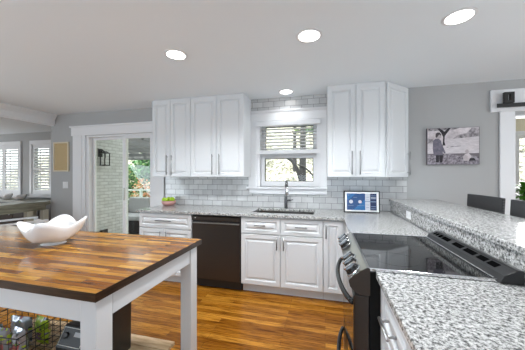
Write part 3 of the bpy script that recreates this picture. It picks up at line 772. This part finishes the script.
# tan framed panel left
t = thing('framed_panel', 'tan woven panel in a cream frame on the wall left of the glass door', 'picture', (-4.45, -.001, 1.675))
MB().cells([-.172, -.150, .150, .172], [-.256, -.234, .234, .256], [(1, 1)], -.022, 0, 'xz').build('frame', mat('cream_frame', (.68, .60, .45), .5), t, bevel=.003)
MB().box(-.150, .150, -.010, 0, -.234, .234).build('cloth_panel', BURLAP, t)
t = thing('light_switch', 'white double light switch on the wall beneath the tan panel', 'switch', (-4.365, -.001, 1.185))
MB().box(-.058, .058, -.005, 0, -.058, .058).build('plate', PLATE, t, bevel=.002)
for s_ in (-.028, .022): MB().box(s_-.010, s_+.016, -.009, -.005, -.032, .032).build('rocker', PLATE, t, bevel=.001)

# barn door rail with hanger
t = thing('barn_door_rail', 'black metal barn door rail on the white header above the right doorway', 'rail', (1.83, -.025, 2.118))
MB().box(0, 1.4, -.045, -.037, -.022, .022).build('track', BLK, t, bevel=.002)
for x in (.10, .55, 1.0): MB().tube([(x, 0, 0), (x, -.037, 0)], .012, 10).build('standoff', BLK, t)
MB().cells([.056, .094, .112, .150], [.0225, .05, .115, .140], [(1, 1)], -.062, -.030, 'xz').build('end_stop', BLK, t, bevel=.004)

# recessed ceiling lights
spots = [(-1.266, -1.422, .078, 'recessed round ceiling light farthest left, above the island side'), (-.119, -1.438, .078, 'recessed round ceiling light in the middle of the ceiling'),
         (.863, -1.422, .078, 'recessed round ceiling light above the peninsula at right'), (-.48, -.232, .075, 'recessed round ceiling light just in front of the sink window')]
for x, y, r, lb in spots:
    t = thing('ceiling_light', lb, 'light', (x, y, H), group='recessed ceiling lights')
    m = MB(); n = 32; pr = [(r+.020, 0), (r+.020, -.004), (r+.004, -.007), (r, -.006), (r, 0)]
    vs = [(q*math.cos(2*PI*k/n), q*math.sin(2*PI*k/n), z) for q, z in pr for k in range(n)]
    fs = [(i*n+k, i*n+(k+1) % n, (i+1)*n+(k+1) % n, (i+1)*n+k) for i in range(4) for k in range(n)]
    m.add(vs, fs).build('trim_ring', TRIM, t)
    MB().lathe([(r, -.001), (r, -.004), (.001, -.0045)], n).build('lens', LENS, t)
    l = bpy.data.lights.new('downlight', 'SPOT'); l.energy = (64 if x < .5 else 32) if y < -1 else 6; l.spot_size = R(150); l.spot_blend = .6; l.shadow_soft_size = .07; l.color = (.91, .957, 1)
    o = bpy.data.objects.new('downlight', l); COL.objects.link(o); o.location = (0, 0, -.02); o.parent = t

# ================================================================ BAR STOOLS
t = thing('bar_stool', 'dark woven-back bar stool behind the ledge, the farther of two', 'stool', (1.40, -.622, 0), group='bar stools at the raised ledge')
BW = .264
m = MB()
def panel3(xb, zb, xt, zt):
    nx = 10; nz = 5
    vs = []; fs = []
    for th in (0, 1):
        for j in range(nz+1):
            for i in range(nx+1):
                yy = -BW+2*BW*i/nx; cv = .02*(1-(yy/BW)**2)
                vs.append((xb+(xt-xb)*j/nz+cv+th*.022, yy, zb+(zt-zb)*j/nz))
    o_ = (nx+1)*(nz+1)
    for th in (0, 1):
        for j in range(nz):
            for i in range(nx):
                a = th*o_+j*(nx+1)+i; f = (a, a+1, a+nx+2, a+nx+1); fs.append(f)
    for j in range(nz):
        for i in (0, nx):
            a = j*(nx+1)+i; fs.append((a, a+nx+1, a+nx+1+o_, a+o_))
    for i in range(nx):
        for j in (0, nz):
            a = j*(nx+1)+i; fs.append((a, a+1, a+1+o_, a+o_))
    m.add(vs, fs)
panel3(.0, .90, .012, 1.166)
WV = mat('woven_leather', (.035, .035, .037), .45); N, L, b = nodes(WV)
ck = N.new('ShaderNodeTexChecker'); ck.inputs['Scale'].default_value = 1; ck.inputs['Color1'].default_value = (.022, .022, .024, 1); ck.inputs['Color2'].default_value = (.06, .06, .062, 1)
L.new(coords(WV, (0, 90, 90)), ck.inputs['Vector']); L.new(ck.outputs['Color'], b.inputs['Base Color']); bump(WV, ck.outputs['Fac'], .5, .003)
m.build('backrest', WV, t, bevel=.006)
MB().box(-.42, .02, -.235, .235, .70, .76).build('seat', WV, t, bevel=.015)
for sx in (-.40, -.01):
    for sy in (-.21, .18): MB().box(sx, sx+.032, sy, sy+.032, 0, .70).build('leg', BLK, t, bevel=.003)
for sy in (-.20, .17): MB().box(-.006, .018, sy, sy+.03, .74, .93).build('back_post', BLK, t, bevel=.003)
MB().box(-.40, -.385, -.18, .18, .28, .31).build('foot_rest', BLK, t)
dup(t, (1.40, -1.235, 0), 0, 'dark woven-back bar stool behind the ledge, the nearer one at the right edge')

# ================================================================ DINING SIDE
t = thing('rustic_bar_table', 'weathered grey-green wooden bar table with thick top in the dining opening', 'table', (-4.66, -.95, 0))
MB().box(-.40, .02, -.90, .90, .845, .905).build('tabletop', RUSTIC, t, bevel=.004)
MB().box(-.36, .0, -.86, .84, .765, .845).build('apron', RUSTIC, t)
for sy in (-.84, .56, .80): MB().box(-.075, .0, sy, sy+.085, 0, .765).build('leg', POST, t, bevel=.003)
for sy in (-.84, .80): MB().box(-.36, -.28, sy, sy+.085, 0, .765).build('leg', POST, t, bevel=.003)
DKB = mat('dark_walnut', (.035, .022, .015), .4)
t = thing('sideboard', 'low weathered wooden sideboard under the shuttered dining windows', 'sideboard', (-6.8, 1.0, 0))
MB().box(-1.8, 1.5, -.22, .19, .74, .78).build('sideboard_top', RUSTIC, t, bevel=.003)
MB().box(-1.75, 1.45, -.20, .19, .06, .74).build('body', DKB, t)
for k in range(4): 
    d = MB().box(-1.73+k*.795, -.96+k*.795, -.218, -.201, .09, .72).build('door', DKB, t, bevel=.003)
    MB().tube([(-1.05+k*.795, -.218, .45), (-1.05+k*.795, -.24, .45)], .012, 8).build('knob', STEEL, d)
for sx in (-1.72, 1.36):
    MB().box(sx, sx+.06, -.18, .16, 0, .06).build('foot', DKB, t)
for nm, lb, x, y, z, rx in (('shell_dish', 'small white shell-shaped dish on the far dining sideboard, left one', -7.42, .95, .78, .12), ('shell_dish', 'larger white leaf-shaped dish on the far dining sideboard, right one', -6.95, .92, .78, .15)):
    m = MB(); vs = []; fs = []; n = 18
    for j in range(5):
        for k in range(n):
            a = 2*PI*k/n; rr = (j+1)/5*rx*(1+.12*math.cos(5*a)); vs.append((rr*math.cos(a)*1.3, rr*math.sin(a)*.7, .004+.09*(j/4)**2*(1+.5*math.cos(a))))
    for j in range(4):
        for k in range(n): fs.append((j*n+k, j*n+(k+1) % n, (j+1)*n+(k+1) % n, (j+1)*n+k))
    fs.append(tuple(range(n)))
    o = m.add(vs, fs).build(nm, CERAMIC, loc=(x, y, z), smooth=True); sm = o.modifiers.new('s', 'SOLIDIFY'); sm.thickness = .005; tag(o, lb, 'dish')
# white low chair between island and dining
t = thing('white_chair', 'low white open-framed chair behind the wavy bowl', 'chair', (-4.15, -.80, 0), R(-20))
MB().box(-.26, .26, -.24, .24, .50, .53).build('seat', mat('seat_grey', (.45, .45, .47), .7), t, bevel=.01)
for sx in (-.25, .215):
    for sy in (-.24, .205): MB().box(sx, sx+.035, sy, sy+.035, 0, .70).build('leg', TRIM, t, bevel=.003)
for sx in (-.25, .215): MB().box(sx-.006, sx+.041, -.25, .25, .70, .725).build('armrest', TRIM, t, bevel=.004)
MB().box(-.215, .215, .21, .235, .59, .70).build('backrest', TRIM, t, bevel=.004)
MB().box(-.215, .215, -.24, -.215, .45, .50).build('seat_rail', TRIM, t)

# ================================================================ OUTDOORS
struct(MB().box(-9, 1.5, .14, 5.5, -.25, -.15).build('patio_floor', DECK))
# hillside with leaf litter
m = MB(); nx, ny = 60, 24; vs = []; fs = []; rnd = random.Random(3)
for j in range(ny+1):
    for i in range(nx+1):
        x = -22+i*.7; yy = 5.5+j*.55; tt = j/ny
        vs.append((x, yy, -.25+7.0*tt**1.15+.25*math.sin(x*1.3+yy)+rnd.uniform(-.12, .12) if j else -.25))
for j in range(ny):
    for i in range(nx): a = j*(nx+1)+i; fs.append((a, a+1, a+nx+2, a+nx+1))
struct(m.add(vs, fs).build('ground_hillside', HILL, fix=False, smooth=True))
def leaves(m, c, rad, n, size, mats_w, rnd):
    for _ in range(n):
        while True:
            p = Vector((rnd.uniform(-1, 1), rnd.uniform(-1, 1), rnd.uniform(-1, 1)))
            if p.length < 1: break
        p = p*(.55+.45*rnd.random()); p = Vector((p.x*rad[0], p.y*rad[1], p.z*rad[2]))+Vector(c)
        u_ = Vector((rnd.gauss(0, 1), rnd.gauss(0, 1), rnd.gauss(0, 1))).normalized(); v_ = u_.orthogonal().normalized(); s_ = size*rnd.uniform(.6, 1.3)
        k = rnd.choices(range(len(mats_w)), mats_w)[0]
        m.add([p-u_*s_, p-v_*s_*.5, p+u_*s_, p+v_*s_*.5], [(0, 1, 2, 3)], k)
LM = [LEAF_D, LEAF_M, LEAF_L, LEAF_O, LEAF_P]
def shrub(label, x, y, z, rad, n, size, wts, seed, name='garden_shrub', cat='shrub', group=None):
    rnd = random.Random(seed); t = thing(name, label, cat, (x, y, z), group=group)
    m = MB(); leaves(m, (0, 0, rad[2]), rad, n, size, wts, rnd); m.build('foliage', LM, t, fix=False)
    m = MB()
    for _ in range(5): m.tube([(rnd.uniform(-.1, .1)*rad[0], 0, 0), (rnd.uniform(-.5, .5)*rad[0], rnd.uniform(-.3, .3)*rad[1], rad[2]*rnd.uniform(1, 1.5))], [.02, .008], 5)
    m.build('stem', BARK, t)
G = 'garden shrubs beyond the patio rail'
shrub('green shrub at the left of the garden seen through the glass door', -7.75, 5.0, -.15, (.62, .5, 1.05), 2200, .055, (3, 4, 2, .5, .2), 11, group=G)
shrub('orange-red leaved shrub low in the garden beyond the glass door', -6.60, 4.6, -.15, (.48, .4, .72), 1700, .05, (1, 1.5, 1, 4, 3), 12, group=G)
shrub('green and orange shrub at the right of the garden beyond the glass door', -5.45, 4.9, -.15, (.58, .45, .85), 1700, .05, (2, 3, 2, 2, 2), 13, group=G)
shrub('tall dark green shrub behind the orange one beyond the glass door', -7.9, 6.2, .2, (.9, .6, 1.2), 2200, .07, (4, 4, 1, 0, 0), 14, group=G)
shrub('pale leaved bush on the slope beyond the glass door', -6.2, 7.0, .6, (.8, .6, .8), 1500, .06, (1, 1, 1, 1, 5), 15, group=G)
# trees
t = thing('bare_tree', 'dark leaning tree with arching branch outside the sink window', 'tree', (-.62, 3.6, -.2))
m = MB(); m.tube([(.0, 0, .05), (.01, 0, 1.0), (.015, 0, 1.9), (.03, .05, 3.2), (.12, .2, 5.0)], [.13, .10, .092, .07, .04], 10); m.build('trunk', BARK, t, smooth=True)
MB().tube([(-.02, 0, 1.25), (-.06, 0, 1.46), (-.142, 0, 1.74), (-.282, 0, 1.965), (-.45, 0, 2.066), (-.68, 0, 2.113), (-1.1, 0, 2.10)], [.05, .052, .05, .046, .04, .034, .02], 8).build('branch', BARK, t, smooth=True)
MB().tube([(-.115, -.10, 1.85), (.05, -.11, 1.795), (.214, -.12, 1.656), (.335, -.12, 1.49), (.40, -.12, 1.30)], [.02, .026, .024, .018, .01], 8).build('branch', BARK, t, smooth=True)
for i, (x, y, sd, lb) in enumerate(((-1.9, 8.5, 21, 'dark evergreen tree upper left outside the sink window'), (-.2, 9.2, 22, 'dark evergreen tree in the middle outside the sink window'), (1.5, 8.5, 23, 'dark evergreen tree upper right outside the sink window'))):
    rnd = random.Random(sd); t = thing('evergreen_tree', lb, 'tree', (x*1.45-1.2, y, 1.0), group='evergreens on the slope behind the window')
    m = MB()
    for k in range(7): leaves(m, (rnd.uniform(-.7, .7), 0, 2.6+k*.42), (1.1-.09*k, .7, .13), 330, .085, (4, 3, 1, 0, 1), rnd)
    m.build('foliage', LM, t, fix=False)
    MB().tube([(0, 0, -.2), (0, 0, 5.6)], [.12, .03], 8).build('trunk', BARK, t)
shrub('pale leafless thicket bush left outside the sink window', -2.2, 5.2, -.1, (1.0, .6, .85), 2200, .04, (.4, .3, 1, 0, 7), 31, 'thicket_bush', 'bush', 'pale bushes outside the sink window')
shrub('pale leafless thicket bush right outside the sink window', -.4, 5.6, -.1, (1.0, .6, .85), 2200, .04, (.4, .3, 1, 0, 7), 32, 'thicket_bush', 'bush', 'pale bushes outside the sink window')

# pergola over the patio
t = thing('pergola', 'grey slatted pergola roof over the patio outside the glass door', 'pergola', (-5.0, 2.5, -.15))
m = MB()
for k in range(17): m.box(-2.6, 3.0, -.9+k*.15, -.9+k*.15+.075, 2.42, 2.435)
m.build('slats', SLAT, t)
for k in range(11): MB().prism([(-1.1, 2.30), (-1.1, 2.42), (1.72, 2.42), (1.72, 2.36), (1.66, 2.26), (1.55, 2.25)], 'x', -2.5+k*.5, -2.44+k*.5).build('rafter', SLATD, t)
MB().box(-2.6, 3.0, 1.30, 1.38, 2.03, 2.25).build('front_beam', SLATD, t)
for x in (-2.5, 2.8): MB().box(x, x+.10, 1.29, 1.39, 0, 2.03).build('post', SLAT, t)
# railing
t = thing('patio_railing', 'pale green patio railing in front of the garden shrubs', 'railing', (-6.0, 3.95, -.15))
m = MB(); m.box(-2.6, 3.6, -.03, .03, .97, 1.02); m.box(-2.6, 3.6, -.02, .02, .64, .68); m.box(-2.6, 3.6, -.02, .02, .12, .16); m.build('rail', RAILM, t)
for k in range(6): MB().box(-2.6+k*1.2, -2.53+k*1.2, -.035, .035, 0, 1.06).build('post', RAILM, t)
# patio sofa
t = thing('patio_sofa', 'dark wicker patio sofa with pale cushions outside the glass door', 'sofa', (-4.55, 2.25, -.15), R(0))
MB().box(-.75, .75, -.36, .36, .06, .36).build('seat_base', WICKER, t, bevel=.01)
MB().box(-.75, .75, .28, .40, .36, .88).build('backrest', WICKER, t, bevel=.015)
for x in (-.87, .75): MB().box(x, x+.12, -.38, .40, .0, .66).build('armrest', WICKER, t, bevel=.012)
for x in (-.74, .005): MB().box(x, x+.735, -.36, .27, .361, .48).build('seat_cushion', CUSH, t, bevel=.03)
for x in (-.70, .02): MB().box(x, x+.66, .14, .279, .481, .90).build('back_cushion', CUSH, t, bevel=.03)
# wall lantern
t = thing('wall_lantern', 'dark bronze wall lantern on the white brick outside the glass door', 'lantern', (-4.499, .80, 1.70))
LB = mat('lantern_bronze', (.04, .04, .042), .4, .5)
MB().box(0, .02, -.045, .045, .03, .20).build('back_plate', LB, t, bevel=.003)
MB().tube([(.02, 0, .13), (.07, 0, .17), (.12, 0, .14)], .010, 8).build('arm', LB, t)
m = MB(); m.add([(.05, -.075, .10), (.20, -.075, .10), (.20, .075, .10), (.05, .075, .10), (.105, -.02, .15), (.145, -.02, .15), (.145, .02, .15), (.105, .02, .15)], [(3, 2, 1, 0), (4, 5, 6, 7), (0, 1, 5, 4), (1, 2, 6, 5), (2, 3, 7, 6), (3, 0, 4, 7)]); m.build('roof', LB, t)
m = MB()
for x in (.065, .175):
    for y in (-.06, .05): m.box(x, x+.014, y, y+.014, -.13, .10)
m.box(.06, .19, -.065, .065, -.15, -.13); m.build('cage', LB, t)
MB().lathe([(.02, 0), (.02, .10), (.012, .13)], 12, (.125, 0, -.12)).build('candle', PLATE, t)
o = thing('outdoor_outlet_box', 'small dark box low on the white brick outside the glass door', 'outlet', (-4.499, .85, .16))
MB().box(0, .06, -.06, .06, -.07, .06).build('housing', LB, o, bevel=.004); MB().box(.058, .085, -.065, .065, -.02, .075).build('flap', LB, o, bevel=.004)

# ================================================================ SUNROOM PLANT
ps = thing('plant_stand', 'slim dark plant stand carrying the green plant in the right doorway', 'plant stand', (2.72, .95, 0))
MB().lathe([(.15, .70), (.15, .72)], 24).build('stand_top', DKB, ps)
for k in range(3):
    a = 2*PI*k/3+.4; MB().tube([(.12*math.cos(a), .12*math.sin(a), .70), (.15*math.cos(a), .15*math.sin(a), 0)], .012, 8).build('leg', DKB, ps)
t = thing('potted_plant', 'leafy green potted plant seen through the right doorway', 'plant', (2.72, .95, .721))
MB().lathe([(.08, 0), (.10, .01), (.125, .22), (.13, .25), (.11, .25), (.105, .23)], 24).build('pot', CERAMIC, t, smooth=True)
MB().lathe([(.10, 0), (.10, .015)], 20, (0, 0, .215)).build('soil', BARK, t)
rnd = random.Random(5); m = MB(); PL = mat('plant_leaf', (.10, .33, .03), .4)
for k in range(60):
    a = rnd.uniform(0, 2*PI); l = rnd.uniform(.14, .26); el = rnd.uniform(.1, 1.2)
    dirv = Vector((math.cos(a)*math.cos(el), math.sin(a)*math.cos(el), math.sin(el))); side = Vector((-math.sin(a), math.cos(a), 0))
    p0 = Vector((0, 0, .25+rnd.uniform(.0, .22)))
    q = [p0+dirv*l*s_-Vector((0, 0, .10*s_*s_)) for s_ in (0, .3, .6, 1)]; ww = (.005, .030, .027, .003)
    vs = []
    for c_, w_ in zip(q, ww): vs += [c_-side*w_, c_+side*w_]
    m.add(vs, [(0, 1, 3, 2), (2, 3, 5, 4), (4, 5, 7, 6)])
m.build('leaves', PL, t, fix=False)
MB().tube([(0, 0, .22), (.01, 0, .50)], [.012, .007], 8).build('stem', BARK, t)
